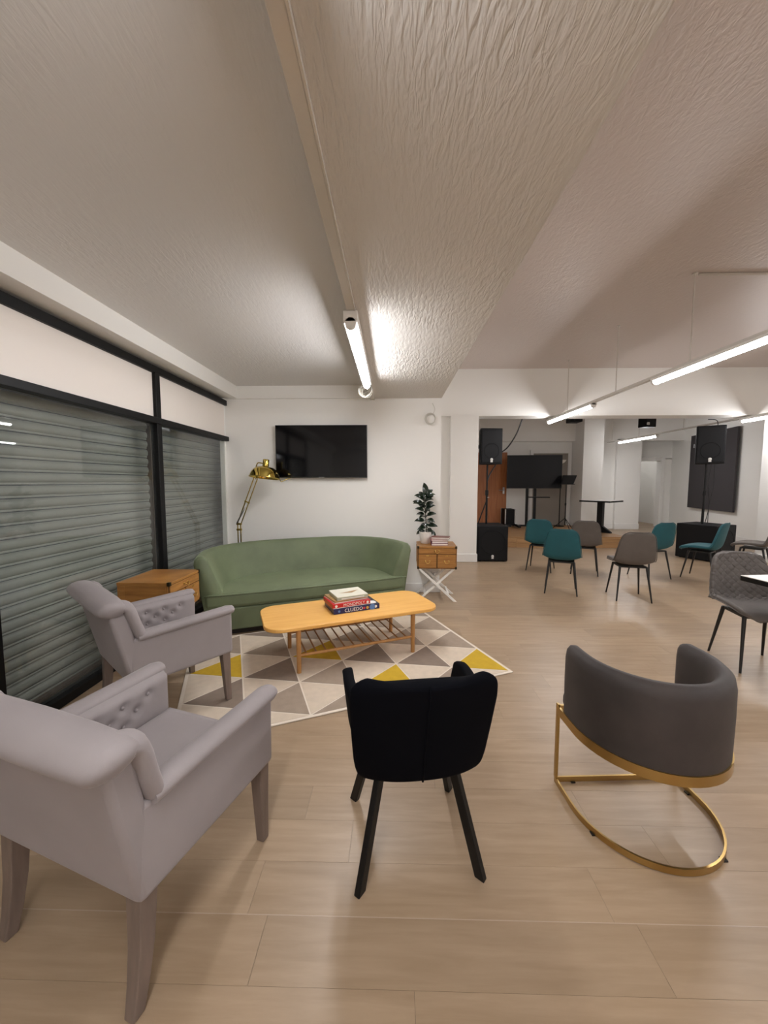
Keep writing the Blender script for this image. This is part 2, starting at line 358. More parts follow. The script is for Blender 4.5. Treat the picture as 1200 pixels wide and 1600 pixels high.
# ------------------------------------------------------------------ shop window and shutters
w1 = struct('window_1', 'black framed full-height shop window beside the armchairs', G().box(XL-.05, XL+.035, .25, 4.93, 0, .065), M['blackframe'], bevel=.004)
def fp(n, *b): return G().box(*b).build(n, M['blackframe'], w1, bevel=.004)
fp('head_rail', XL-.02, XL+.03, .25, 4.985, 2.425, 2.49)
fp('transom', XL-.03, XL+.045, .25, 4.985, 1.975, 2.03)
fp('mullion', XL-.03, XL+.035, 3.475, 3.545, .065, 2.43)
fp('mullion', XL-.03, XL+.035, 1.90, 1.99, .065, 2.43)
fp('mullion', XL-.03, XL+.035, .25, .32, .065, 2.43)
for a, b in ((3.545,4.945),(1.99,3.475),(.32,1.90)):
    G().box(XL-.012, XL-.004, a, b, .065, 1.975).build('pane', M['glass'], w1)
    G().box(XL-.012, XL+.004, a, b, 2.03, 2.425).build('infill_panel', M['panelwhite'], w1)
# slat profile shared by the shutters
def shutter(ya, yb, label):
    t = thing('roller_shutter', label, 'shutter', (XL-.20, (ya+yb)/2, 0), 0, 'roller shutters outside the shop window')
    hw = (yb-ya)/2; pit = .083
    prof = [(-.002,0),(.005,.003),(.0055,.012),(.002,.0155),(.010,.022),(.015,.036),(.0155,.048),(.012,.063),(.005,.074),(-.002,.079)]
    g = G(); n = len(prof)
    g.add([(x,-hw,z) for x,z in prof]+[(x,hw,z) for x,z in prof]+[(-.006,-hw,0),(-.006,-hw,.079),(-.006,hw,0),(-.006,hw,.079)],
          [(i,i+1,n+i+1,n+i) for i in range(n-1)]+[(2*n,2*n+1,2*n+3,2*n+2)])
    first = g.build('slat', M['slat'], t, smooth=50)
    first.location = (0,0,.02)
    k = 1
    while .02+k*pit < 2.3:
        c = first.copy(); C.objects.link(c); c.parent = t; c.location = (random.uniform(-.001,.001), 0, .02+k*pit); k += 1
    for s in (-1, 1):
        G().box(-.03, .045, s*hw-.035, s*hw+.035, 0, 2.32).build('guide_rail', M['guide'], t)
    G().box(-.02, .03, -hw, hw, 0, .02).build('bottom_bar', M['guide'], t)
    G().box(-.25, .1, -hw-.03, hw+.03, 2.3, 2.6).build('shutter_box', M['guide'], t)
    return t
shutter(3.80, 5.7, 'grey ribbed metal roller shutter behind the narrow window pane nearest the sofa')
shutter(-.3, 3.70, 'grey ribbed metal roller shutter behind the wide window pane beside the armchairs')
struct('pavement_ground', 'dark pavement strip outside the shop window', G().box(XL-2.2, XL-.16, -1, 6.2, -.06, -.004), M['subfloor'])

# ------------------------------------------------------------------ lights
def light_run(name, label, x, ya, yb, ztop, segs, rods, group, drop, wide=.055):
    t = thing(name, label, 'ceiling light', (x, 0, 0), 0, group)
    G().box(-wide/2, wide/2, ya, yb, ztop-.03, ztop).build('trunking', M['trunk'], t, bevel=.003)
    for a, b in segs:
        G().box(-.044, .044, a, b, ztop-drop+.008, ztop-.03).build('batten', M['batten'], t, bevel=.004)
        # round diffuser, lower 230 degrees, emitting
        n = 10; r = .031; zc_ = ztop-drop; v = []; f = []
        for yy in (a+.03, b-.03):
            for i in range(n+1):
                th = math.radians(-80+160*i/n); v.append((r*math.sin(th), yy, zc_-r*math.cos(th)))
        f = [(i, i+1, n+2+i, n+1+i) for i in range(n)]
        G().add(v, f).build('diffuser', M['tube'], t, smooth=180)
        for yy in (a, b-.03):
            G().tube([(0,yy,zc_),(0,yy+.03,zc_)], .034, 16).build('end_cap', M['batten'], t, smooth=40)
    for yy, zz in rods:
        G().cyl((0,yy,ztop-.005),(0,yy,zz),.006,n=8).cyl((0,yy,zz-.012),(0,yy,zz),.022,n=10).build('suspension_rod', M['trunk'], t, smooth=40)
    return t
lt = light_run('light_trunking', 'white light trunking with LED batten along the ceiling step over the lounge', -.258, YBK+.1, YW-.004, HS+.012, [(2.42,3.97),(-.74,.81),(-3.9,-2.2)], [], None, .105, .046)
G().box(.0235,.0305, YBK+.1, YW-.004, HS-.022, HS+.004).build('lip', M['trunk'], lt)
light_run('suspended_light_track', 'white pendant light track hung on rods over the middle of the hall', 2.86, -3.9, 7.3, 2.602, [(5.62,7.2),(2.78,4.36),(-.4,1.14),(-3.2,-1.66)], [(y, HH-.002) for y in (6.46,5.09,3.86,2.4,.9,-.6,-2.2)], 'suspended hall light tracks', .066)
light_run('suspended_light_track', 'white pendant light track passing under the beam towards the dark panel', 6.25, -3.6, 11.4, 2.600, [(9.3,10.85),(5.55,7.12),(1.8,3.35),(-1.6,-.05)], [(y, HH-.002) for y in (11.2,10.0,8.5,6.2,5.0,3.6,2.2,.6,-1)], 'suspended hall light tracks', .066)
# coil of spare cable at the end of the trunking and another on the wall
def coil(name, label, c, r, n, tilt, tail=None, tube=.005, wob=.0):
    t = thing(name, label, 'cable', c)
    R = Matrix.Rotation(tilt[0],3,'X') @ Matrix.Rotation(tilt[1],3,'Y')
    for k in range(n):
        rr = r*(1-.09*k); g = G(); R = Matrix.Rotation(tilt[0]+wob*(k-1.2),3,'X') @ Matrix.Rotation(tilt[1],3,'Y') @ Matrix.Rotation(wob*1.3*(k-1),3,'Z')
        g.tube([R @ Vector((rr*math.cos(a)+.004*k, .012*(k-n/2)+.004*math.sin(3*a+k), rr*math.sin(a)*1.05)) for a in [2*PI*i/24 for i in range(24)]], tube, 6, closed=True)
        g.build('cable_loop', M['cablew'], t, smooth=180)
    if tail: G().tube(catmull(tail, 6), .004, 6).build('cable_tail', M['cablew'], t, smooth=180)
    return t
coil('coiled_cable', 'coil of white spare cable hanging from the end of the lounge light', (-.275, 4.06, 2.385), .066, 5, (.25,.5), [(.0,0,.06),(.005,.02,.08),(.012,.05,.098)], wob=.2)
coil('coiled_cable', 'coil of thin white cable hung on the wall near the corner above the plant', (.475, YW-.05, 2.245), .066, 3, (0,0), [(.03,0,.05),(.06,.02,.12),(.03,.03,.2)])
# ceiling conduit and pipe
tag(G().tube([(2.9,3.86,HH-.012),(7.7,3.86,HH-.012)], .012, 8).build('conduit', M['trunk'], None, smooth=180), 'thin white electrical conduit fixed across the high hall ceiling', 'conduit')
tag(G().tube(catmull([(6.55,6.72,HH),(6.55,6.72,3.28),(6.58,6.72,3.2),(6.68,6.72,3.16),(7.72,6.72,3.16)], 6), .045, 12).build('white_pipe', M['trimwhite'], None, smooth=180), 'white painted pipe elbow in front of the beam by the column', 'pipe')

# ------------------------------------------------------------------ rug
RU = Vector((.922,.388)).normalized(); rz_rug = math.atan2(RU.y, RU.x)
rg = thing('area_rug', 'triangle-patterned rug in cream, grey and mustard under the coffee table', 'rug', (.898,2.854,0), rz_rug)
G().box(-2.30, .02, -.02, 1.51, .001, .009).build('pile_base', M['rline'], rg, bevel=.003)
KU, KV = .380, .2125
def clip(poly):
    for ax, lim, sg in ((0,-2.28,1),(0,0,-1),(1,0,1),(1,1.49,-1)):
        out = []
        for i in range(len(poly)):
            a, b = poly[i], poly[(i+1) % len(poly)]
            da, db = (a[ax]-lim)*sg, (b[ax]-lim)*sg
            if da >= 0: out.append(a)
            if da*db < 0:
                t = da/(da-db); out.append((a[0]+(b[0]-a[0])*t, a[1]+(b[1]-a[1])*t))
        poly = out
        if len(poly) < 3: return None
    return poly
yel = {(0,1),(2,1),(3,4),(5,4)}
for k in range(-1, 8):
    for j in range(-1, 9):
        if (k+j) % 2 == 0: continue
        cx, cy = -k*KU, j*KV
        for side in (-1, 1):
            tri = [(cx, cy+KV), (cx, cy-KV), (cx+side*KU, cy)]
            q = (sum(p[0] for p in tri)/3, sum(p[1] for p in tri)/3)
            tri = [(q[0]+(p[0]-q[0])*.955, q[1]+(p[1]-q[1])*.955) for p in tri]
            tri = clip(tri)
            if not tri: continue
            ar = abs(sum(tri[i][0]*tri[(i+1)%len(tri)][1]-tri[(i+1)%len(tri)][0]*tri[i][1] for i in range(len(tri))))/2
            if ar < .002: continue
            m = M['cream'] if side == 1 else (M['ryellow'] if (k,j) in yel else random.choice((M['rgrey'], M['rgrey'], M['rdark'])))
            G().prism(tri, .0085, .0105).build('rug_triangle', m, rg)

# ------------------------------------------------------------------ sofa
SU = Vector((.918,.397)); SV = Vector((-.397,.918))
rz_s = math.atan2(SU.y, SU.x)
so = thing('sofa', 'curved sage green velvet sofa against the lounge wall', 'sofa', (SU.x*.79+SV.x*3.84, SU.y*.79+SV.y*3.84, 0), rz_s)
def sofa_out(th, a=1.10, b=.92, n=2.7):
    c, s_ = math.cos(th), math.sin(th)
    return Vector((a*math.copysign(abs(c)**(2/n), c), b*abs(s_)**(2/n)))
NT = 56
prof = [(.13,.06),(.085,.20),(.05,.40),(.015,.62),(.0,.69),(.008,.735),(.035,.765),(.07,.77),(.105,.75),(.13,.70),(.175,.58),(.22,.46),(.25,.38),(.26,.22)]
def sofa_pt(t, inset, z):
    th = PI*(1-t)
    p = sofa_out(th); e = 1e-3
    d = sofa_out(th-e if th > e else 0) - sofa_out(min(PI, th+e))
    if d.length < 1e-9: d = Vector((0,1))
    d.normalize(); nrm = Vector((d.y, -d.x))
    q = p+nrm*inset
    return (q.x, q.y, z)
g = G(); pts = []
ts = [0]+[.5-.5*math.cos(PI*i/NT) for i in range(1, NT)]+[1]
ts = [max(.003, min(.997, t)) for t in ts]
for t in ts: pts += [sofa_pt(t, a, z) for a, z in prof]
# straight arm fronts, slightly rounded
n = len(prof)
def front_ring(base, dy, sc):
    cx = sum(p[0] for p in base)/n; cz = .42
    return [(cx+(p[0]-cx)*sc, p[1]+dy, cz+(p[2]-cz)*(1-(1-sc)*.35)) for p in base]
A = pts[:n]; B = pts[-n:]
rings = [front_ring(A,-.055,.8), front_ring(A,-.04,.94), front_ring(A,-.02,.99)] + [pts[i*n:(i+1)*n] for i in range(len(ts))] + [front_ring(B,-.02,.99), front_ring(B,-.04,.94), front_ring(B,-.055,.8)]
v = [p for r in rings for p in r]; nr = len(rings)
f = [(i*n+j, (i+1)*n+j, (i+1)*n+(j+1) % n, i*n+(j+1) % n) for i in range(nr-1) for j in range(n)]
f += [tuple(range(n)), tuple((nr-1)*n+j for j in range(n))[::-1]]
back = g.add(v, f).build('backrest', M['green'], so, smooth=60)
def seat_outline(front, inset, k=1.0):
    o = []
    for i in range(19):
        u_ = -1+2*i/18; hw = 1.02
        o.append((u_*hw, front-.05*(1-u_*u_)**.5*0 - .03*(1-u_**4)))
    for i in range(41):
        t = .965-.93*i/40
        q = sofa_pt(t, inset, 0); o.append((q[0], max(q[1], front+.05)))
    return o
G().prism(seat_outline(-.04, .14), .275, .415).build('seat_cushion', M['green'], so, smooth=50, bevel=.035, seg=4)
G().prism(seat_outline(-.025, .14), .06, .272).build('seat_base', M['green'], so, smooth=50, bevel=.012, seg=2)
G().tube([(p[0]*1.0, p[1]+.006, .402) for p in seat_outline(-.046,.14)[:19]], .006, 6).build('piping', M['green'], so, smooth=180)
G().prism([(p[0]*.94, p[1]*.94+.04) for p in seat_outline(.0,.22)], 0, .06).build('plinth', M['plinth'], so)

# ------------------------------------------------------------------ coffee table
TU = Vector((.918,.397)); rz_t = math.atan2(TU.y, TU.x)
ct = thing('coffee_table', 'oak coffee table with rounded top and slatted lower rack on the rug', 'coffee table', (-.358,3.195,.0106), rz_t)
G().prism(rrect(.722,.295,.135,8), .345, .375).build('tabletop', M['oak'], ct, smooth=40, bevel=.007, seg=3)
for sx in (-1,1):
    for sy in (-1,1):
        G().cyl((sx*.478,sy*.238,0),(sx*.478,sy*.238,.346),.0165,.0195,14).build('leg', M['oakleg'], ct, smooth=40)
for sy in (-1,1): G().cyl((-.478,sy*.238,.135),(.478,sy*.238,.135),.0115,n=10).build('rack_rail', M['oakleg'], ct, smooth=40)
for i in range(12):
    x = -.42+.84*i/11
    G().cyl((x,-.238,.139),(x,.238,.139),.0062,n=8).build('rack_slat', M['slatwood'], ct, smooth=40)

# text helper
def text(s, size, m, parent, loc, rot, name='lettering', ext=.0004, sx=1.0):
    cu = bpy.data.curves.new('t', 'FONT'); cu.body = s; cu.size = size; cu.extrude = ext; cu.align_x = 'CENTER'; cu.align_y = 'CENTER'; cu.resolution_u = 3
    to = bpy.data.objects.new('t', cu); C.objects.link(to)
    dg = bpy.context.evaluated_depsgraph_get(); me = bpy.data.meshes.new_from_object(to.evaluated_get(dg))
    bpy.data.objects.remove(to); bpy.data.curves.remove(cu)
    me.materials.clear(); me.materials.append(m)
    o = bpy.data.objects.new(name, me); C.objects.link(o); o.parent = parent; o.location = loc; o.rotation_euler = rot; o.scale = (sx,1,1)
    return o
# board games (centre of stack, along table direction)
gz = .0106+.3755; ga = math.atan2(.179,.372)
cxg, cyg = -.345, 3.205
GM = {k: mat('game_'+k, c, .3) for k, c in dict(navy=(24,32,84), dark=(12,14,30), red=(196,32,34), deepred=(150,20,24), cream=(226,222,204), sage=(168,176,158), tan=(168,132,82), white=(240,238,234), blue=(86,128,190), gold=(206,170,80), pinkred=(200,50,70)).items()}
b1 = thing('board_game_box', 'navy board game box at the bottom of the stack on the coffee table', 'board game', (cxg,cyg,gz), ga)
G().box(-.2,.2,-.135,.135,0,.043).build('lid', GM['navy'], b1, bevel=.002)
G().box(-.197,.197,-.132,.132,.0432,.0445).build('lid_print', GM['dark'], b1)
text('CLUEDO', .040, GM['white'], b1, (-.03,-.1357,.0215), (PI/2,0,0))
for x, w, k in ((.135,.026,'blue'),(.09,.012,'gold'),(.165,.012,'white'),(-.155,.01,'blue'),(.06,.01,'pinkred')):
    G().lathe([(w,0),(w,.0006)], 14, mat=Matrix.Rotation(PI/2,3,'X')).build('side_print', GM[k], b1, loc=(x,-.1352,.022))
G().prism(rrect(.05,.035,.02,4,.135,-.08), .0445, .0452).build('side_print', GM['white'], b1)
b2 = thing('board_game_box', 'red board game box with white lettering in the middle of the stack', 'board game', (cxg-.035*math.cos(ga)-.01,cyg-.02,gz+.046), ga+.03)
G().box(-.165,.165,-.125,.125,0,.036).build('lid', GM['red'], b2, bevel=.002)
G().box(-.163,.163,-.1258,-.125,.0,.004).build('side_print', GM['white'], b2)
G().box(-.1658,-.165,-.12,.12,.006,.03).build('side_print', GM['deepred'], b2)
text('MONOPOLY', .032, GM['white'], b2, (.02,-.1257,.019), (PI/2,0,0), sx=1.05)
for x in (-.135,.14): G().lathe([(.011,0),(.011,.0006)], 12, mat=Matrix.Rotation(PI/2,3,'X')).build('side_print', GM['white'], b2, loc=(x,-.1252,.018))
b3 = thing('board_game_box', 'tan and white thin game box near the top of the stack', 'board game', (cxg-.045,cyg-.01,gz+.0825), ga+.1)
G().box(-.15,.145,-.11,.125,0,.018).build('lid', GM['tan'], b3, bevel=.002)
G().box(-.151,.146,-.1108,.126,0,.006).build('box_base', GM['white'], b3)
b4 = thing('board_game_box', 'cream and sage green game box on top of the stack', 'board game', (cxg-.03,cyg-.005,gz+.101), ga+.02)
G().box(-.135,.135,-.115,.115,0,.03).build('lid', GM['cream'], b4, bevel=.002)
G().box(-.136,.136,-.1162,-.115,.004,.024).build('side_print', GM['sage'], b4)
G().box(-.1362,-.135,-.11,.11,.004,.024).build('side_print', GM['sage'], b4)
G().box(-.1,.1,-.1168,-.1162,.009,.016).build('side_print', GM['white'], b4)
G().add([(-.085,-.01,.0302),(.02,-.035,.0302),(.105,.03,.0302),(.0,.005,.0302),(-.085,-.01,.0306),(.02,-.035,.0306),(.105,.03,.0306),(.0,.005,.0306)],
    [(4,5,6,7),(0,3,2,1),(0,1,5,4),(1,2,6,5),(2,3,7,6),(3,0,4,7)]).build('lid_print', GM['tan'], b4)

# ------------------------------------------------------------------ armchairs
def make_armchair(label, loc, rz):
    t = thing('armchair', label, 'armchair', loc, rz, 'grey button-tufted armchairs')
    mg = M['grey']
    # legs: front straight taper, rear swept back
    for sx in (-1,1):
        x = sx*.278
        G().hexa([(x-.017,.245,0),(x+.017,.245,0),(x+.017,.279,0),(x-.017,.279,0)], [(x-.027,.225,.34),(x+.027,.225,.34),(x+.027,.279,.34),(x-.027,.279,.34)]).build('leg', M['legwash'], t, bevel=.004)
        pts = []
        g = G(); ring = []
        for z, yc, hw in ((0,-.292,.018),(.08,-.276,.021),(.18,-.262,.024),(.34,-.252,.028)):
            ring.append([(x-hw,yc-hw,z),(x+hw,yc-hw,z),(x+hw,yc+hw,z),(x-hw,yc+hw,z)])
        v = [p for r in ring for p in r]; ff = [(3,2,1,0),(12,13,14,15)]
        for i in range(3): ff += [(i*4+j, i*4+(j+1) % 4, (i+1)*4+(j+1) % 4, (i+1)*4+j) for j in range(4)]
        g.add(v, ff).build('leg', M['legwash'], t, bevel=.004)
    # seat deck and cushion
    G().box(-.245,.245,-.24,.285,.325,.37).build('seat_base', mg, t, bevel=.01)
    G().grid(lambda a,b: (-.235+.47*a, -.2+.495*b, .435+.03*(1-(2*a-1)**4)*(1-(2*b-1)**4)), 16, 16).build('seat_cushion', mg, t, smooth=180, solid=.07, off=-1, bevel=0)
    # sides
    for sx in (-1,1):
        xo, xi = sx*.315, sx*.235
        arm = G().hexa([(min(xo,xi),-.285,.325),(max(xo,xi),-.285,.325),(max(xo,xi),.295,.325),(min(xo,xi),.295,.325)],
                 [(min(xo,xi),-.30,.60),(max(xo,xi),-.30,.60),(max(xo,xi),.30,.60),(min(xo,xi),.30,.60)]).build('arm', mg, t, smooth=50, bevel=.018, seg=3)
        # tufted inner face
        btn = [(-.14,.555),(-.03,.555),(.08,.555),(.19,.555),(-.085,.515),(.025,.515),(.135,.515),(-.03,.475),(.08,.475)]
        def inner(a, b, sx=sx, btn=btn):
            y = -.23+.52*a; z = .42+.195*b
            d = .014*(1-(2*a-1)**6)*(1-(2*b-1)**6)
            for (by, bz) in btn:
                r2 = ((y-by)**2+(z-bz)**2); d -= .017*math.exp(-r2/(2*.013**2))
            return (sx*(.236-d+.03*max(0,b-.8)/.2*max(0,b-.8)/.2), y, z)
        G().grid(inner, 44, 20).build('tufted_panel', mg, arm, smooth=180)
        for (by, bz) in btn:
            G().lathe([(.003,-.004),(.0065,-.002),(.007,.001),(.004,.0035),(.001,.004)], 10, mat=Matrix.Rotation(-sx*PI/2,3,'Y')).build('button', mg, arm, smooth=180, loc=(sx*.231,by,bz))
        # rolled arm top, turned outward
        rp = [(sx*.294,-.24,.602),(sx*.295,-.1,.604),(sx*.296,.1,.607),(sx*.298,.28,.610),(sx*.298,.306,.609),(sx*.298,.316,.605)]
        G().tube(rp, [.027,.027,.027,.028,.023,.012], 16, sx=1.6, up=(0,0,1)).build('arm_roll', mg, arm, smooth=60)
    # back
    bk = G().hexa([(-.312,-.285,.325),(.312,-.285,.325),(.30,-.20,.325),(-.30,-.20,.325)], [(-.335,-.375,.775),(.335,-.375,.775),(.325,-.285,.775),(-.325,-.285,.775)]).build('backrest', mg, t, smooth=50, bevel=.02, seg=3)
    def binner(a, b):
        x = -.245+.49*a; z = .43+.32*b; yb = -.20-.085*(z-.325)/.45
        d = .016*(1-(2*a-1)**6)*(1-(2*b-1)**6)
        for bx, bz in bb:
            d -= .014*math.exp(-((x-bx)**2+(z-bz)**2)/(2*.013**2))
        return (x, yb+.012+d, z)
    bb = [(-.15,.66),(0,.66),(.15,.66),(-.075,.58),(.075,.58)]
    G().grid(binner, 44, 28).build('tufted_panel', mg, bk, smooth=180)
    for bx, bz in bb: G().lathe([(.003,-.004),(.0065,-.002),(.007,.001),(.001,.004)], 10, mat=Matrix.Rotation(-PI/2,3,'X')).build('button', mg, bk, smooth=180, loc=(bx,-.20-.085*(bz-.325)/.45+.016,bz))
    # rolled top rail and the wings running down to the arms
    top = [(-.362,-.352,.782),(-.352,-.352,.788),(-.33,-.352,.79),(-.2,-.356,.797),(0,-.358,.80),(.2,-.356,.797),(.33,-.352,.79),(.352,-.352,.788),(.362,-.352,.782)]
    G().tube(top, [.022,.038,.045,.048,.049,.048,.045,.038,.022], 18, sx=1.55, up=(0,0,1)).build('top_roll', mg, bk, smooth=60)
    for sx in (-1,1):
        G().tube(catmull([(sx*.315,-.325,.80),(sx*.312,-.285,.785),(sx*.308,-.262,.735),(sx*.302,-.243,.67),(sx*.292,-.222,.612)],4), [.03]*9+[.029]*8, 14, sx=1.5, up=(0,1,0)).build('wing_roll', mg, bk, smooth=60)
    return t
f1 = Vector((.312,.95)).normalized(); c1 = Vector((-.873,1.286))
f2 = Vector((.635,.773)).normalized(); c2 = Vector((-1.468,2.40))
make_armchair('grey velvet button-tufted armchair standing off the rug, next to the navy chair', (c1.x,c1.y,0), facing(*f1))
a2 = make_armchair('grey velvet button-tufted armchair with a foot on the rug, in front of the small chest', (c2.x,c2.y,.0062), facing(*f2))
a2.rotation_euler = (math.atan2(.0112,.55),0,facing(*f2))

# ------------------------------------------------------------------ navy chair
fn = Vector((-.142,.99)).normalized()
nv = thing('dining_chair', 'midnight navy velvet tub chair with splayed black metal legs', 'chair', (.078,1.48,0), facing(*fn))
for sx in (-1,1):
    for sy in (-1,1):
        a = Vector((sx*.125, sy*.10, .44)); b = Vector((sx*.222, sy*.205, 0)); w = .0125; h = .019
        d = (Vector((b.x,b.y,0))-Vector((a.x,a.y,0))).normalized(); q = Vector((-d.y,d.x,0))
        def ring(c): return [c+d*h+q*w, c-d*h+q*w, c-d*h-q*w, c+d*h-q*w]
        G().hexa([tuple(p) for p in ring(b)], [tuple(p) for p in ring(a)]).build('leg', M['black'], nv, bevel=.003)
G().box(-.15,.15,-.12,.12,.425,.45).build('seat_frame', M['black'], nv)
G().prism(rrect(.225,.225,.09,6,0,.03), .43, .515).build('seat', M['navy'], nv, smooth=50, bevel=.03, seg=4)
def nback(a, b):
    # a across, b up: rounded shield, leaning back and wrapping
    z = .405+.40*b; t = 2*a-1
    hw = interp(b, [(0,.195),(.03,.216),(.08,.228),(.2,.236),(.5,.245),(.8,.252),(.93,.247),(.98,.228),(1,.19)])
    x = hw*t
    y = -.185-.10*b+.05*abs(t)**2.4 - .004*(1 if abs(t)<.03 else 0)*0
    return (x, y, z-.012*abs(t)**3*(1-b)*0)
nb = G().grid(nback, 26, 26).build('backrest', M['navy'], nv, smooth=180, solid=.055, off=0, bevel=0, subd=1)
G().tube([(0,nback(.5,b)[1]-.029, nback(.5,b)[2]) for b in [i/10 for i in range(11)]], .004, 6).build('back_seam', M['navy'], nb, smooth=180)
for sx in (-1,1):
    def wing(a, b, sx=sx):
        y = -.20+.40*a; top = interp(a, [(0,.70),(.3,.675),(.75,.665),(.92,.65),(1,.61)]); bot = interp(a, [(0,.47),(.7,.48),(.9,.50),(1,.54)])
        x = interp(a, [(0,.175),(.25,.212),(.6,.228),(1,.232)])+.022*b
        return (sx*x, y, bot+(top-bot)*b)
    G().grid(wing, 16, 10).build('armrest', M['navy'], nv, smooth=180, solid=.045, off=0, subd=1)

# ------------------------------------------------------------------ gold horseshoe chair
gc = thing('lounge_chair', 'charcoal velvet barrel chair on a gold horseshoe cantilever base', 'chair', (1.095,1.60,0), math.radians(3))
def ush(hw, yf, yb, n=28, ry=None):
    ry = ry or hw; o = [(-hw, yf)]
    for i in range(n+1):
        a = PI+PI*i/n; o.append((hw*math.cos(a), yb+ry+ry*math.sin(a)))
    o.append((hw, yf)); return o
def strip(path, z0, z1, th, closed=False):
    g = G(); P = [Vector((x,y)) for x,y in path]; n = len(P); v = []
    for i in range(n):
        a = P[i-1] if (i or closed) else P[i]; b = P[(i+1) % n] if (i < n-1 or closed) else P[i]
        d = (b-a).normalized(); q = Vector((-d.y,d.x))*th/2
        for p in (P[i]-q, P[i]+q): v += [(p.x,p.y,z0),(p.x,p.y,z1)]
    f = []
    for i in range(n if closed else n-1):
        a = i*4; b = ((i+1) % n)*4
        f += [(a,b,b+1,a+1),(a+2,a+3,b+3,b+2),(a+1,b+1,b+3,a+3),(a,a+2,b+2,b)]
    if not closed: f += [(0,1,3,2),((n-1)*4,(n-1)*4+2,(n-1)*4+3,(n-1)*4+1)]
    return g.add(v, f)
base = ush(.295, .185, -.27, ry=.31)
strip(base, .004, .030, .008).build('base_hoop', M['gold'], gc, smooth=40)
G().box(-.299,.299,.181,.189,.004,.030).build('base_bar', M['gold'], gc)
for sx in (-1,1): G().box(sx*.295-.006,sx*.295+.006,.172,.192,.03,.40).build('upright', M['gold'], gc, bevel=.002)
strip(ush(.297,.185,-.272,ry=.312), .352, .392, .010).build('seat_ring', M['gold'], gc, smooth=40)
G().box(-.299,.299,.178,.19,.352,.392).build('seat_bar', M['gold'], gc)
for x, y in ((-.21,.185),(.292,.10),(.17,-.213),(-.268,-.09)): G().box(x-.01,x+.01,y-.01,y+.01,0,.006).build('foot_pad', M['cableb'], gc)
G().prism(ush(.272,.20,-.245,ry=.285), .385, .455).build('seat', M['char'], gc, smooth=50, bevel=.02, seg=3)
# barrel back with rounded rim
path = ush(.262, .155, -.235, 36, ry=.277)
dense = []
for i in range(6): dense.append((path[0][0], .155-(.155-path[1][1])*i/6))
dense += path[1:-1]
for i in range(6): dense.append((path[-1][0], path[-2][1]+(.155-path[-2][1])*(i+1)/6))
P = [Vector(p) for p in dense]; nP = len(P); sec = [(-.036,.392),(-.038,.55),(-.037,.66),(-.03,.695),(-.012,.712),(.01,.712),(.028,.695),(.035,.66),(.036,.55),(.036,.44)]
v = []; f = []; ns = len(sec)
for i in range(nP):
    a = P[max(0,i-1)]; b = P[min(nP-1,i+1)]; d = (b-a).normalized(); q = Vector((-d.y,d.x))
    e = min(i, nP-1-i); sc = (.55,.85,.97)[e] if e < 3 else 1
    tall = {0:-.02,1:-.006}.get(e,0)
    for o_, z in sec:
        p = P[i]+q*(o_*sc); v.append((p.x, p.y, z+(tall if z > .6 else 0)))
for i in range(nP-1):
    for j in range(ns): f.append((i*ns+j, (i+1)*ns+j, (i+1)*ns+(j+1) % ns, i*ns+(j+1) % ns))
f += [tuple(range(ns)), tuple((nP-1)*ns+j for j in range(ns))]
G().add(v, f).build('backrest', M['char'], gc, smooth=70)

# ------------------------------------------------------------------ shell chairs
def shell_fn(prof, hw, curl, quilt=0):
    S = catmull([(0,y,z) for y,z in prof], 8); L = [0]
    for a, b in zip(S, S[1:]): L.append(L[-1]+(b-a).length)
    T = L[-1]
    def at(s):
        d = s*T
        for i in range(len(S)-1):
            if d <= L[i+1] or i == len(S)-2:
                k = (d-L[i])/max(1e-9, L[i+1]-L[i]); return S[i].lerp(S[i+1], k), (S[i+1]-S[i]).normalized()
    def fn(a, b):
        p, tg = at(a); nrm = Vector((0, -tg.z, tg.y))
        nrm = -nrm if nrm.z < -.2 or (abs(nrm.z) <= .2 and nrm.y < 0) else nrm
        t = 2*b-1; x = hw(a)*t
        off = curl(a)*abs(t)**2.6
        if quilt and .30 < a < .97:
            q1 = math.sin(PI*(a*T/.062+x/.062)); q2 = math.sin(PI*(a*T/.062-x/.062))
            off += quilt*min(abs(q1), abs(q2), .55)*min(1, (a-.30)*12)
        q = p+nrm*off
        return (x, q.y, q.z)
    return fn
CH = [(.235,.425),(.215,.452),(.12,.466),(0,.458),(-.11,.444),(-.17,.455),(-.205,.50),(-.228,.58),(-.252,.70),(-.272,.81),(-.28,.858)]
def hw_std(s): return interp(s, [(0,.12),(.02,.165),(.06,.20),(.14,.218),(.35,.226),(.48,.232),(.58,.228),(.72,.214),(.86,.194),(.93,.178),(.965,.158),(.99,.125),(1,.10)])
def curl_std(s): return interp(s, [(0,-.01),(.1,.0),(.35,.035),(.5,.052),(.62,.042),(.85,.03),(1,.015)])
def make_shell(name, fab, label, loc, rz, group, wide=1.0, quilt=0):
    t = thing(name, label, 'chair', loc, rz, group)
    fn_ = shell_fn(CH, (lambda s: hw_std(s)*wide), curl_std, quilt)
    nu, nv_ = (110, 56) if quilt else (40, 18)
    G().grid(fn_, nu, nv_).build('shell_seat', fab, t, smooth=180, solid=.034, off=-1, subd=0 if quilt else 1)
    rim = [fn_(i/40,0) for i in range(41)]+[fn_(1,j/12) for j in range(1,13)]+[fn_(1-i/40,1) for i in range(1,41)]+[fn_(0,1-j/12) for j in range(1,12)]
    G().tube(rim, .004, 6, closed=True).build('piping', fab, t, smooth=180)
    G().box(-.15*wide,.15*wide,-.13,.13,.405,.425).build('seat_frame', M['legblack'], t)
    for sx in (-1,1):
        for sy in (-1,1):
            G().cyl((sx*.19*wide,sy*.20,0),(sx*.145*wide,sy*.125,.42),.0085,.0145,10).build('leg', M['legblack'], t, smooth=40)
    return t
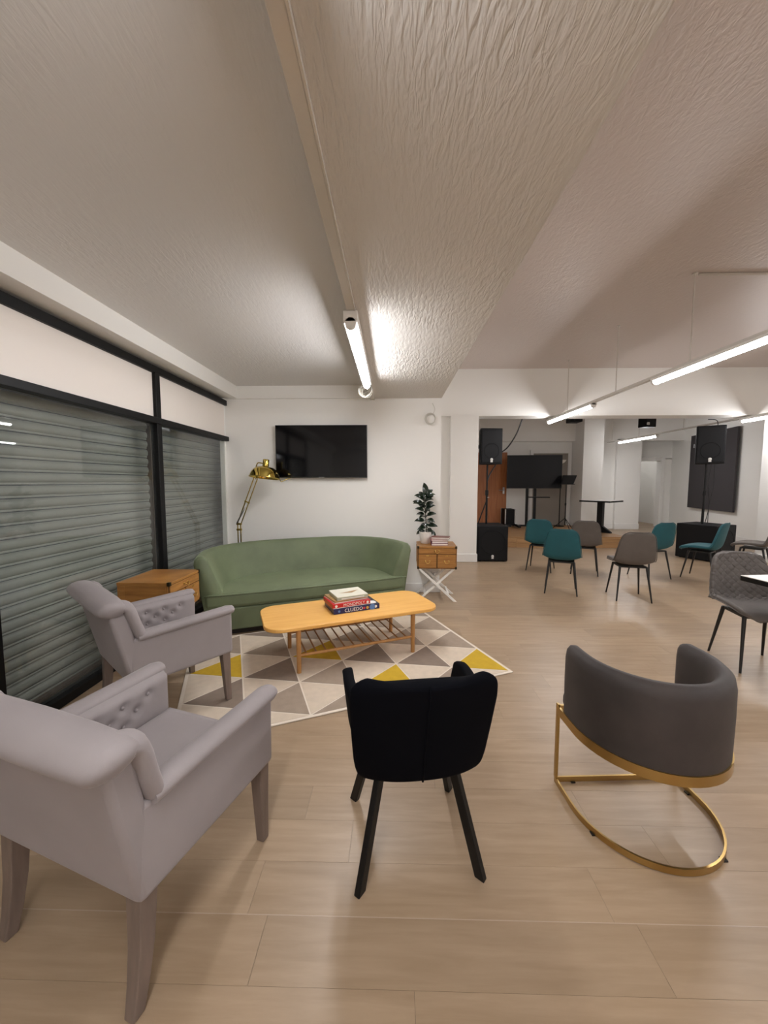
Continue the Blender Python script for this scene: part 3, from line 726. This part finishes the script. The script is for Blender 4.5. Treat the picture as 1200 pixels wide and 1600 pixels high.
grp = 'velvet audience chairs facing the stage'
FA = [('teal','teal velvet shell chair in the front row, beside the subwoofer by the wooden door',(2.457,6.34),(.495,.87)),
      ('teal','teal velvet shell chair in the rear row, next to a grey one',(2.24,5.07),(.384,.923)),
      ('greychair','grey velvet shell chair in the front row facing the pedestal table',(3.07,6.13),(.42,.9)),
      ('greychair','grey velvet shell chair in the rear row, next to a teal one',(2.965,4.80),(.22,.975)),
      ('teal','teal velvet shell chair standing just ahead of the grey chair in the rear row',(3.93,5.88),(-.2,.98)),
      ('teal','teal velvet shell chair turned sideways in front of the subwoofer by the dark panel',(4.68,5.83),(-.58,.81)),
      ('greychair','grey velvet shell chair turned sideways between the dark-panel subwoofer and the column',(5.70,6.12),(-.62,.78))]
proto = {}
for fab, lab, (x,y), fw in FA:
    if fab not in proto:
        proto[fab] = make_shell('shell_chair', M[fab], lab, (x,y,0), facing(*fw), grp)
    else:
        c = copy_tree(proto[fab]); c.location = (x,y,0); c.rotation_euler = (0,0,facing(*fw)); c['label'] = lab
make_shell('quilted_chair', M['quilt'], 'grey quilted dining chair with black legs tucked at the white table', (2.875,3.03,0), facing(-.2,-.98), None, 1.02, .006)

# dining table at the right edge
dt = thing('dining_table', 'white topped table with thick black edge beside the quilted chair', 'table', (3.05,2.58,0), math.radians(6))
G().box(-.40,.40,-.36,.36,.712,.748).build('table_edge', M['black'], dt, bevel=.003)
G().box(-.398,.398,-.358,.358,.748,.752).build('tabletop', M['tabletop'], dt)
G().cyl((0,0,.03),(0,0,.712),.04,n=16).build('pedestal', M['black'], dt, smooth=40)
G().prism(rrect(.17,.17,.03,4), 0, .03).build('base_plate', M['black'], dt, bevel=.006)

# ------------------------------------------------------------------ chests on crossed legs
def make_chest(label, loc, rz, W=.47, D=.41):
    t = thing('side_chest', label, 'side table', loc, rz, 'wooden chests on crossed white legs')
    z0, z1 = .405, .68; hw, hd = W/2, D/2
    G().box(-hw,hw,-hd+.016,hd,z0,z1-.022).build('carcass', M['chest'], t, bevel=.003)
    G().box(-hw-.002,hw+.002,-hd,hd+.002,z1-.022,z1).build('chest_top', M['chest'], t, bevel=.003)
    G().box(-hw+.006,hw-.006,-hd+.0145,-hd+.0162,z0+.006,z1-.022).build('front_shadow_gap', M['chestdark'], t)
    def drawer(x0,x1,za,zb):
        d = G().box(x0,x1,-hd+.002,-hd+.0145,za,zb).build('drawer', M['chest'], t, bevel=.003)
        return d
    def handle(d, x, z, w=.052):
        g = G().tube(catmull([(x-w/2,-hd,z),(x-w/2,-hd-.016,z-.004),(x-w/3,-hd-.02,z-.018),(x,-hd-.021,z-.024),(x+w/3,-hd-.02,z-.018),(x+w/2,-hd-.016,z-.004),(x+w/2,-hd,z)],4), .0038, 8)
        g.build('handle', M['brass'], d, smooth=180)
        for s in (-1,1): G().lathe([(.010,0),(.010,.004),(.006,.007),(.001,.008)], 12, mat=Matrix.Rotation(PI/2,3,'X')).build('rosette', M['brass'], d, smooth=40, loc=(x+s*w/2,-hd+.002,z))
    zt = z1-.026
    d = drawer(-hw+.012,hw-.012,zt-.066,zt); handle(d, 0, zt-.028, .05)
    for s in (-1,1):
        x0, x1 = (-hw+.012,-.005) if s < 0 else (.005,hw-.012)
        d = drawer(x0,x1,z0+.012,zt-.072); handle(d, (x0+x1)/2, z0+.095)
        G().box((x0+x1)/2-.016,(x0+x1)/2+.016,-hd,-hd+.003,zt-.094,zt-.082).build('label_holder', M['brass'], d)
    for sx in (-1,1):
        for sz, za in ((1,z1-.026),(-1,z0)):
            G().box(sx*hw-.022 if sx>0 else -hw-.003, sx*hw+.003 if sx>0 else -hw+.022, -hd-.001,-hd+.022,za-.001,za+.0275).build('corner_plate', M['antique'], t)
    # end panel battens
    for sx in (-1,1):
        for ya in (-hd+.03, hd-.06): G().box(sx*hw-.004,sx*hw+.004,ya,ya+.035,z0+.02,z1-.03).build('side_batten', M['chest'], t)
    # crossed legs
    for yy in (-hd+.04, hd-.04):
        for s in (-1,1):
            a = Vector((s*(hw-.02),yy+.012*s,z0)); b = Vector((-s*(hw-.01),yy+.012*s,0))
            G().hexa([(b.x-.02,b.y-.011,0),(b.x+.02,b.y-.011,0),(b.x+.02,b.y+.011,0),(b.x-.02,b.y+.011,0)], [(a.x-.02,a.y-.011,z0),(a.x+.02,a.y-.011,z0),(a.x+.02,a.y+.011,z0),(a.x-.02,a.y+.011,z0)]).build('cross_leg', M['white'], t, bevel=.003)
    for s in (-1,1): G().box(s*.14-.012,s*.14+.012,-hd+.05,hd-.05,.075,.10).build('stretcher', M['white'], t)
    return t
make_chest('small wooden chest on crossed white legs beneath the potted plant', (.545,4.765,0), math.radians(-2))
make_chest('small wooden chest on crossed white legs between armchair and window', (-1.905,3.075,0), math.radians(90), .46, .41)

# ------------------------------------------------------------------ plant
pp = thing('potted_plant', 'dark green rubber plant in a white pot on the small chest', 'plant', (.415,4.80,.6805))
G().lathe([(.052,0),(.058,.005),(.072,.10),(.077,.15),(.072,.15),(.066,.125),(.005,.12)], 28).build('pot', M['pot'], pp, smooth=50)
G().lathe([(.068,.118),(.066,.124),(.002,.127)], 20).build('soil', M['soil'], pp, smooth=60)
def stem_at(z): return Vector((.012*math.sin(z*9), .008*math.cos(z*7), z))
G().tube([stem_at(.12+.47*i/10) for i in range(11)], [.007-.0004*i for i in range(11)], 8).build('stem', M['stem'], pp, smooth=180)
def leafmesh():
    g = G()
    def fn(a, b):
        w = .036*(math.sin(PI*min(1,a**.8))**.75)*(1-.15*a) if 0 < a < 1 else 0.0005
        t = 2*b-1; x = w*t; y = .02+.135*a; z = .03*math.sin(a*2.2)-.045*a*a+.010*abs(t)*(1 if 0<a<1 else 0)
        return (x, y, z)
    g.grid(fn, 12, 6); g.tube([(0,0,0),(0,.01,.004),(0,.022,.003)], .0022, 5); return g
lo = leafmesh().build('leaf', M['leaf'], pp, smooth=180)
spec = []
for i in range(30):
    k = i/29; z = .15+.43*k; ang = i*2.399+.4
    el = -.45+1.25*k+random.uniform(-.2,.2); spec.append((z, ang, el, random.uniform(.85,1.1)))
spec += [(.585,1.7,1.35,1.2),(.58,.3,.75,.95),(.57,2.9,.25,.9),(.575,-.4,.35,.9),(.50,3.0,.05,.95)]
for i, (z, ang, el, sc) in enumerate(spec):
    l = lo if i == 0 else lo.copy()
    if i: C.objects.link(l); l.parent = pp
    d = Vector((math.cos(ang)*math.cos(el), math.sin(ang)*math.cos(el), math.sin(el)))
    nn = Vector((random.uniform(-.3,.3), -.75, .65)); nn = (nn-d*nn.dot(d)).normalized(); xx = d.cross(nn)
    R = Matrix((xx, d, nn)).transposed()
    l.location = stem_at(z); l.rotation_euler = R.to_euler(); l.scale = (sc,)*3

# books
BK = [((118,40,64),.20,.145,.026,0),((92,36,70),.195,.14,.030,.05),((150,60,70),.2,.145,.022,-.04),((120,70,60),.215,.15,.022,-.28)]
z = .68; cov = ['deep red','plum','rose red','brown-red']
for i, (col, w, d, th, rz) in enumerate(BK):
    t = thing('book', ['bottom book of the small stack beside the plant pot','second book up in the stack beside the plant pot','third book up in the stack beside the plant pot','topmost book, askew on the stack beside the plant pot'][i], 'book', (.575+(.02 if i == 3 else 0),4.69,z), rz, 'books stacked on the chest')
    mc = mat('book_cover_%d' % i, col, .45)
    G().box(-w/2,w/2,-d/2,d/2,0,.003).box(-w/2,w/2,-d/2,d/2,th-.003,th).box(-w/2,-w/2+.003,-d/2,d/2,.003,th-.003).build('cover', mc, t)
    G().box(-w/2+.003,w/2-.004,-d/2+.003,d/2-.003,.003,th-.003).build('page_block', mat('pages_%d' % i, (232,222,214), .8, bump=.3, bscale=300, bstretch=(.1,.1,4)), t)
    z += th+.0005

# ------------------------------------------------------------------ wall television
tv = thing('wall_television', 'black flat television mounted on the wall above the sofa', 'television', (-.905,YW,0))
G().box(-.585,.585,-.075,-.04,1.503,2.168).build('bezel', M['bezel'], tv, bevel=.004)
G().box(-.577,.577,-.0765,-.0752,1.516,2.160).build('screen', M['screen'], tv)
G().box(-.2,.2,-.04,0,1.65,2.0).build('wall_bracket', M['black'], tv)
G().box(-.035,.035,-.0772,-.0765,1.506,1.512).build('badge', M['alu'], tv)
# socket
sk = thing('wall_socket', 'white wall socket behind the crossed legs of the plant chest', 'socket', (.56,YW,.24))
G().box(-.043,.043,-.012,0,-.043,.043).build('face_plate', M['trimwhite'], sk, bevel=.003)
G().box(-.022,.022,-.045,-.012,-.02,.025).build('plug', M['trimwhite'], sk, bevel=.006)

# ------------------------------------------------------------------ floor lamp
lp = thing('floor_lamp', 'polished brass articulated floor lamp in the corner behind the sofa', 'floor lamp', (-1.90,4.70,0))
lg = M['lampgold']
G().lathe([(.13,0),(.13,.012),(.12,.02),(.02,.026)], 28).build('base', lg, lp, smooth=40)
J = Vector((0,0,.93)); Hd = Vector((.245,-.06,1.50))
for s in (-1,1): G().cyl((s*.018,0,.02),(s*.018,0,.93),.0075,n=10).build('pole', lg, lp, smooth=40)
for z in (.86,.93): G().box(-.032,.032,-.012,.012,z-.012,z+.012).build('joint_block', lg, lp, bevel=.003)
ax = (Hd-J).normalized(); sd = Vector((ax.z,0,-ax.x)).normalized()*.022
for s in (-1,1): G().cyl(J+sd*s, Hd+sd*s, .0065, n=10).build('arm_rod', lg, lp, smooth=40)
mid = J.lerp(Hd,.48); G().cyl(mid-sd*1.5, mid+sd*1.5, .009, n=10).build('arm_clamp', lg, lp, smooth=40)
G().tube([J+Vector((-.02,-.02,.01)), J.lerp(Hd,.3)+Vector((0,-.025,0)), J.lerp(Hd,.46)+Vector((0,-.02,0))], .009, 8).build('tension_spring', M['alu'], lp, smooth=180)
hc = Vector((.36,-.09,1.50)); RT = Matrix.Rotation(math.radians(5),3,'Y') @ Matrix.Rotation(math.radians(-6),3,'X')
pr = [(.178,0),(.181,.003),(.178,.012),(.172,.035),(.158,.07),(.132,.102),(.095,.124),(.05,.136),(.044,.137)]
sh = G(); n = 36
inn = [(r-.003, z-.002) for r, z in pr[1:]][::-1]
sh.lathe(pr, n, hc, RT)
sh.F = sh.F[:-2]; sh.M = sh.M[:-2]
shade = sh.build('lamp_shade', lg, lp, smooth=60, solid=.003, off=-1)
G().tube([hc+RT @ Vector((.18*math.cos(a),.18*math.sin(a),.002)) for a in [2*PI*i/40 for i in range(40)]], .006, 8, closed=True).build('rim', lg, shade, smooth=180)
G().lathe([(.036,.13),(.038,.135),(.038,.215),(.034,.221),(.002,.222)], 24, hc, RT).build('socket_cap', lg, lp, smooth=40)
G().tube(catmull([Hd+Vector((0,0,-.02)), Hd+Vector((.0,-.005,.08)), hc+RT @ Vector((-.10,0,.168)), hc+RT @ Vector((-.035,0,.17))],5), .007, 8).build('yoke', lg, lp, smooth=180)
G().tube(catmull([hc+RT @ Vector((.18,0,.0)), hc+RT @ Vector((.21,0,-.028)), hc+RT @ Vector((.25,.03,.0)), hc+RT @ Vector((.30,.05,.03))],5), .0045, 8).build('guide_handle', lg, lp, smooth=180)
G().lathe([(.012,.10),(.03,.06),(.034,.035),(.025,.012),(.002,.004)], 16, hc, RT).build('bulb', M['white'], lp, smooth=180)

# ------------------------------------------------------------------ sound system
def emblem(parent, x, y, z, r):
    R90 = Matrix.Rotation(PI/2,3,'X')
    e = G().lathe([(r,0),(r,.004),(r*.8,.006)], 18, mat=R90).build('emblem', M['emblem'], parent, smooth=40, loc=(x,y,z))
    G().box(-r*.8,r*.8,-.004,0,-r*2.0,-r*.75).build('emblem_bar', M['emblem'], parent, loc=(x,y,z))
def loudspeaker(label, loc, rz, w=.40, d=.36, h=.64):
    t = thing('loudspeaker', label, 'loudspeaker', loc, rz, 'loudspeakers on poles')
    out = [(-w/2,-d/2),(w/2,-d/2),(w/2,-d/2+.06),(w*.32,d/2),(-w*.32,d/2),(-w/2,-d/2+.06)]
    G().prism(out, 0, h).build('cabinet', M['spk'], t, bevel=.012, seg=3)
    G().box(-w/2+.02,w/2-.02,-d/2-.008,-d/2+.001,.03,h-.03).build('front_grille', M['grille'], t, bevel=.006)
    G().tube([(w*.34*math.cos(a),-d/2-.009,.24+w*.34*math.sin(a)) for a in [2*PI*i/32 for i in range(32)]], .004, 6, closed=True).build('woofer_ring', M['spk'], t, smooth=180)
    emblem(t, 0, -d/2-.008, .085, .026)
    G().box(-w/2-.004,-w/2+.004,-.06,.06,h*.45,h*.55).build('side_handle', M['black'], t)
    return t
def subwoofer(label, loc, rz, w=.55, d=.6, h=.655):
    t = thing('subwoofer', label, 'subwoofer', loc, rz, 'subwoofers on the floor')
    G().box(-w/2,w/2,-d/2,d/2,.012,h).build('cabinet', M['spk'], t, bevel=.012, seg=3)
    G().box(-w/2+.025,w/2-.025,-d/2-.009,-d/2+.001,.04,h-.03).build('front_grille', M['grille'], t, bevel=.006)
    G().tube([(.22*math.cos(a),-d/2-.010,.36+.22*math.sin(a)) for a in [2*PI*i/36 for i in range(36)]], .004, 6, closed=True).build('woofer_ring', M['spk'], t, smooth=180)
    emblem(t, 0, -d/2-.009, .105, .024)
    for sx in (-1,1):
        for sy in (-1,1): G().cyl((sx*(w/2-.06),sy*(d/2-.06),0),(sx*(w/2-.06),sy*(d/2-.06),.014),.02,n=10).build('rubber_foot', M['cableb'], t)
    return t
subwoofer('black subwoofer box on the floor against the white column', (1.822,7.24,0), 0)
lp_ = thing('speaker_pole', 'black speaker pole rising from the subwoofer beside the column', 'pole', (1.79,7.32,.655))
G().cyl((0,0,0),(0,0,.62),.019,n=12).build('lower_tube', M['black'], lp_, smooth=40)
G().cyl((0,0,.58),(0,0,1.12),.015,n=12).build('upper_tube', M['black'], lp_, smooth=40)
G().cyl((0,0,.54),(0,0,.64),.03,n=12).build('clamp', M['black'], lp_, smooth=40)
G().lathe([(.018,0),(.02,.004),(.012,.008)], 12, (.02,-.035,.50)).build('knob', M['emblem'], lp_)
G().cyl((0,0,.45),(-.17,-.05,.0),.011,n=8).build('brace', M['black'], lp_, smooth=40)
loudspeaker('black loudspeaker on a pole in front of the tan wooden door', (1.80,7.30,1.775), math.radians(4), .40,.36,.65)
subwoofer('black subwoofer box on the floor in front of the dark wall panel', (5.93,7.35,0), math.radians(24), .62, .66, .66)
rp_ = thing('speaker_pole', 'black speaker pole rising from the subwoofer by the dark wall panel', 'pole', (5.86,7.35,.66))
G().cyl((0,0,0),(0,0,.62),.02,n=12).build('lower_tube', M['black'], rp_, smooth=40)
G().cyl((0,0,.58),(0,0,1.12),.016,n=12).build('upper_tube', M['black'], rp_, smooth=40)
G().cyl((0,0,.54),(0,0,.62),.03,n=12).build('clamp', M['black'], rp_, smooth=40)
loudspeaker('black loudspeaker on a pole in front of the dark wall panel', (5.87,7.33,1.78), math.radians(-30), .42,.36,.69)
for i, (x0, sw) in enumerate(((6.0,.02),(6.08,-.02),(6.13,.03))):
    tag(G().tube(catmull([(x0,7.5,1.83),(x0+sw,7.52,1.4),(x0-sw,7.52,1.0),(x0-.05,7.5,.667)],6), .006, 6).build('speaker_cable', M['cableb'], None, smooth=180), 'thin black cable hanging from the loudspeaker by the dark panel', 'cable', 'cables behind the loudspeaker by the dark panel')
tag(G().tube(catmull([(6.03,7.35,2.48),(6.03,7.36,2.56),(5.98,7.36,2.60),(5.86,7.37,2.605)],6), .007, 6).build('speaker_cable', M['cableb'], None, smooth=180), 'short black cable looping from the light track to the loudspeaker by the dark panel', 'cable')
tag(G().tube(catmull([(2.42,7.33,2.62),(2.33,7.36,2.35),(2.18,7.4,2.1),(2.0,7.42,1.95),(1.98,7.42,1.80),(1.86,7.4,1.60),(1.81,7.36,1.48)],6), .012, 8).build('speaker_cable', M['cableb'], None, smooth=180), 'black cable slanting from the beam down to the loudspeaker by the wooden door', 'cable')

# stage furniture
ZS = .24
sv = thing('stage_television', 'large black screen on a wheeled stand on the stage', 'television', (3.68,10.1,ZS), math.radians(-4))
G().box(-.69,.69,-.03,.03,1.04,1.90).build('bezel', M['bezel'], sv, bevel=.005)
G().box(-.68,.68,-.0315,-.03,1.055,1.89).build('screen', M['screen2'], sv)
for x in (-.15,.05): G().box(x-.03,x+.03,.03,.08,.08,1.6).build('stand_post', M['black'], sv)
G().box(-.12,.38,-.12,.06,.80,.825).build('shelf', M['black'], sv)
for x in (-.38,.3): G().box(x-.03,x+.03,-.22,.28,.03,.08).build('stand_foot', M['black'], sv)
G().box(-.38,.3,.03,.09,.04,.08).build('stand_crossbar', M['black'], sv)
fc = thing('flight_case', 'black equipment case with silver edges on the stage by the door', 'case', (3.20,10.66,ZS), 0)
G().box(-.13,.13,-.2,.2,.03,.47).build('case_body', M['spk'], fc)
for x in (-.13,.13):
    for y in (-.2,.2): G().box(x-.014,x+.014,y-.014,y+.014,.03,.475).build('edge_strip', M['alu'], fc)
for x in (-.1,.1): G().cyl((x-.01,-.15,.03),(x+.01,-.15,.03),.03,n=12).build('castor', M['cableb'], fc)
G().box(-.17,.0,-.33,-.25,0,.07).build('power_block', M['cableb'], fc)
ul = thing('uplighter_lamp', 'slim black uplighter with white bowl shade behind the stage screen', 'floor lamp', (4.56,10.55,ZS), 0)
G().lathe([(.13,0),(.13,.02),(.01,.03)], 20).build('base', M['black'], ul, smooth=40)
G().cyl((0,0,.02),(0,0,1.72),.012,n=8).build('pole', M['black'], ul, smooth=40)
G().lathe([(.03,1.70),(.09,1.735),(.125,1.79),(.13,1.80),(.12,1.795),(.01,1.75)], 24).build('bowl_shade', M['white'], ul, smooth=50)
ms = thing('music_stand', 'black tripod music stand on the stage beside the screen', 'music stand', (4.36,9.75,ZS), 0)
G().cyl((0,0,.12),(0,0,1.18),.011,n=10).build('pole', M['black'], ms, smooth=40)
G().cyl((0,0,.62),(0,0,.68),.02,n=10).build('clamp', M['black'], ms, smooth=40)
for a in (.5, 2.6, 4.7): G().cyl((0,0,.30),(.30*math.cos(a),.30*math.sin(a),.008),.008,n=8).build('leg', M['black'], ms, smooth=40)
G().hexa([(-.17,-.13,1.16),(.12,-.13,1.16),(.12,-.10,1.15),(-.17,-.10,1.15)],[(-.04,.12,1.38),(.32,.12,1.38),(.32,.14,1.375),(-.04,.14,1.375)]).build('desk', M['black'], ms)
G().box(-.19,.14,-.17,-.10,1.145,1.16).build('desk_lip', M['black'], ms)
pt = thing('pedestal_table', 'square black pedestal table at the edge of the stage', 'table', (5.0,9.3,ZS), math.radians(38))
G().box(-.35,.35,-.35,.35,.735,.77).build('table_edge', M['black'], pt, bevel=.004)
G().box(-.345,.345,-.345,.345,.77,.773).build('tabletop', M['tabletop'], pt)
G().box(-.06,.06,-.06,.06,.05,.735).build('pedestal', M['black'], pt)
for a in range(4):
    c_, s_ = math.cos(a*PI/2), math.sin(a*PI/2)
    G().hexa([(p[0]*c_-p[1]*s_, p[0]*s_+p[1]*c_, p[2]) for p in ((0,-.04,0),(.26,-.04,0),(.26,.04,0),(0,.04,0))], [(p[0]*c_-p[1]*s_, p[0]*s_+p[1]*c_, p[2]) for p in ((0,-.05,.2),(.25,-.035,.03),(.25,.035,.03),(0,.05,.2))]).build('foot', M['black'], pt)
# dark wall panel on the angled wall
wp = thing('wall_panel', 'large dark grey acoustic panel hung on the angled hall wall', 'wall panel', (8.45-.05,10.33,0), math.atan2(-1.3,5.8))
G().box(-.05,.0,-1.03,1.03,.72,2.76).build('panel_board', M['darkpanel'], wp, bevel=.006)
G().box(-.0,.04,-.9,.9,.9,2.6).build('mounting_frame', M['black'], wp)
# ceiling-hung monitor and projector near the beam
cm_ = thing('hanging_speaker', 'small black monitor speaker hung from the stage area ceiling', 'loudspeaker', (5.86,9.1,0), math.radians(15))
G().box(-.14,.14,-.11,.11,2.70,2.93).build('cabinet', M['spk'], cm_, bevel=.01)
G().box(-.125,.125,-.116,-.108,2.715,2.915).build('front_grille', M['grille'], cm_)
G().cyl((0,0,2.93),(0,0,HH),.012,n=8).build('hanger', M['black'], cm_)
G().lathe([(.03,0),(.03,.05),(.02,.06)], 12, (-.1,-.12,2.74)).build('bracket_knob', M['emblem'], cm_)
pj = thing('projector', 'small black projector hung from the ceiling above the stage screen', 'projector', (4.15,9.0,0))
G().box(-.13,.13,-.14,.14,2.80,2.93).build('housing', M['spk'], pj, bevel=.015)
G().cyl((0,0,2.93),(0,0,HH),.014,n=8).build('hanger', M['black'], pj)
G().cyl((-.05,-.14,2.865),(-.05,-.155,2.865),.03,n=14).build('lens', M['black'], pj)

# added lamp, out of view, to brighten the passage
cl_ = thing('added_corridor_light', 'round white ceiling light added out of view to brighten the passage beyond the doorway', 'ceiling light', (8.1,13.5,HH))
G().lathe([(.17,0),(.17,-.04),(.15,-.05)], 24).build('light_body', M['white'], cl_, smooth=40)
G().lathe([(.15,-.05),(.13,-.075),(.002,-.085)], 24).build('diffuser', emit_mat('added_corridor_glow', TUBE_COL, 14), cl_, smooth=180)
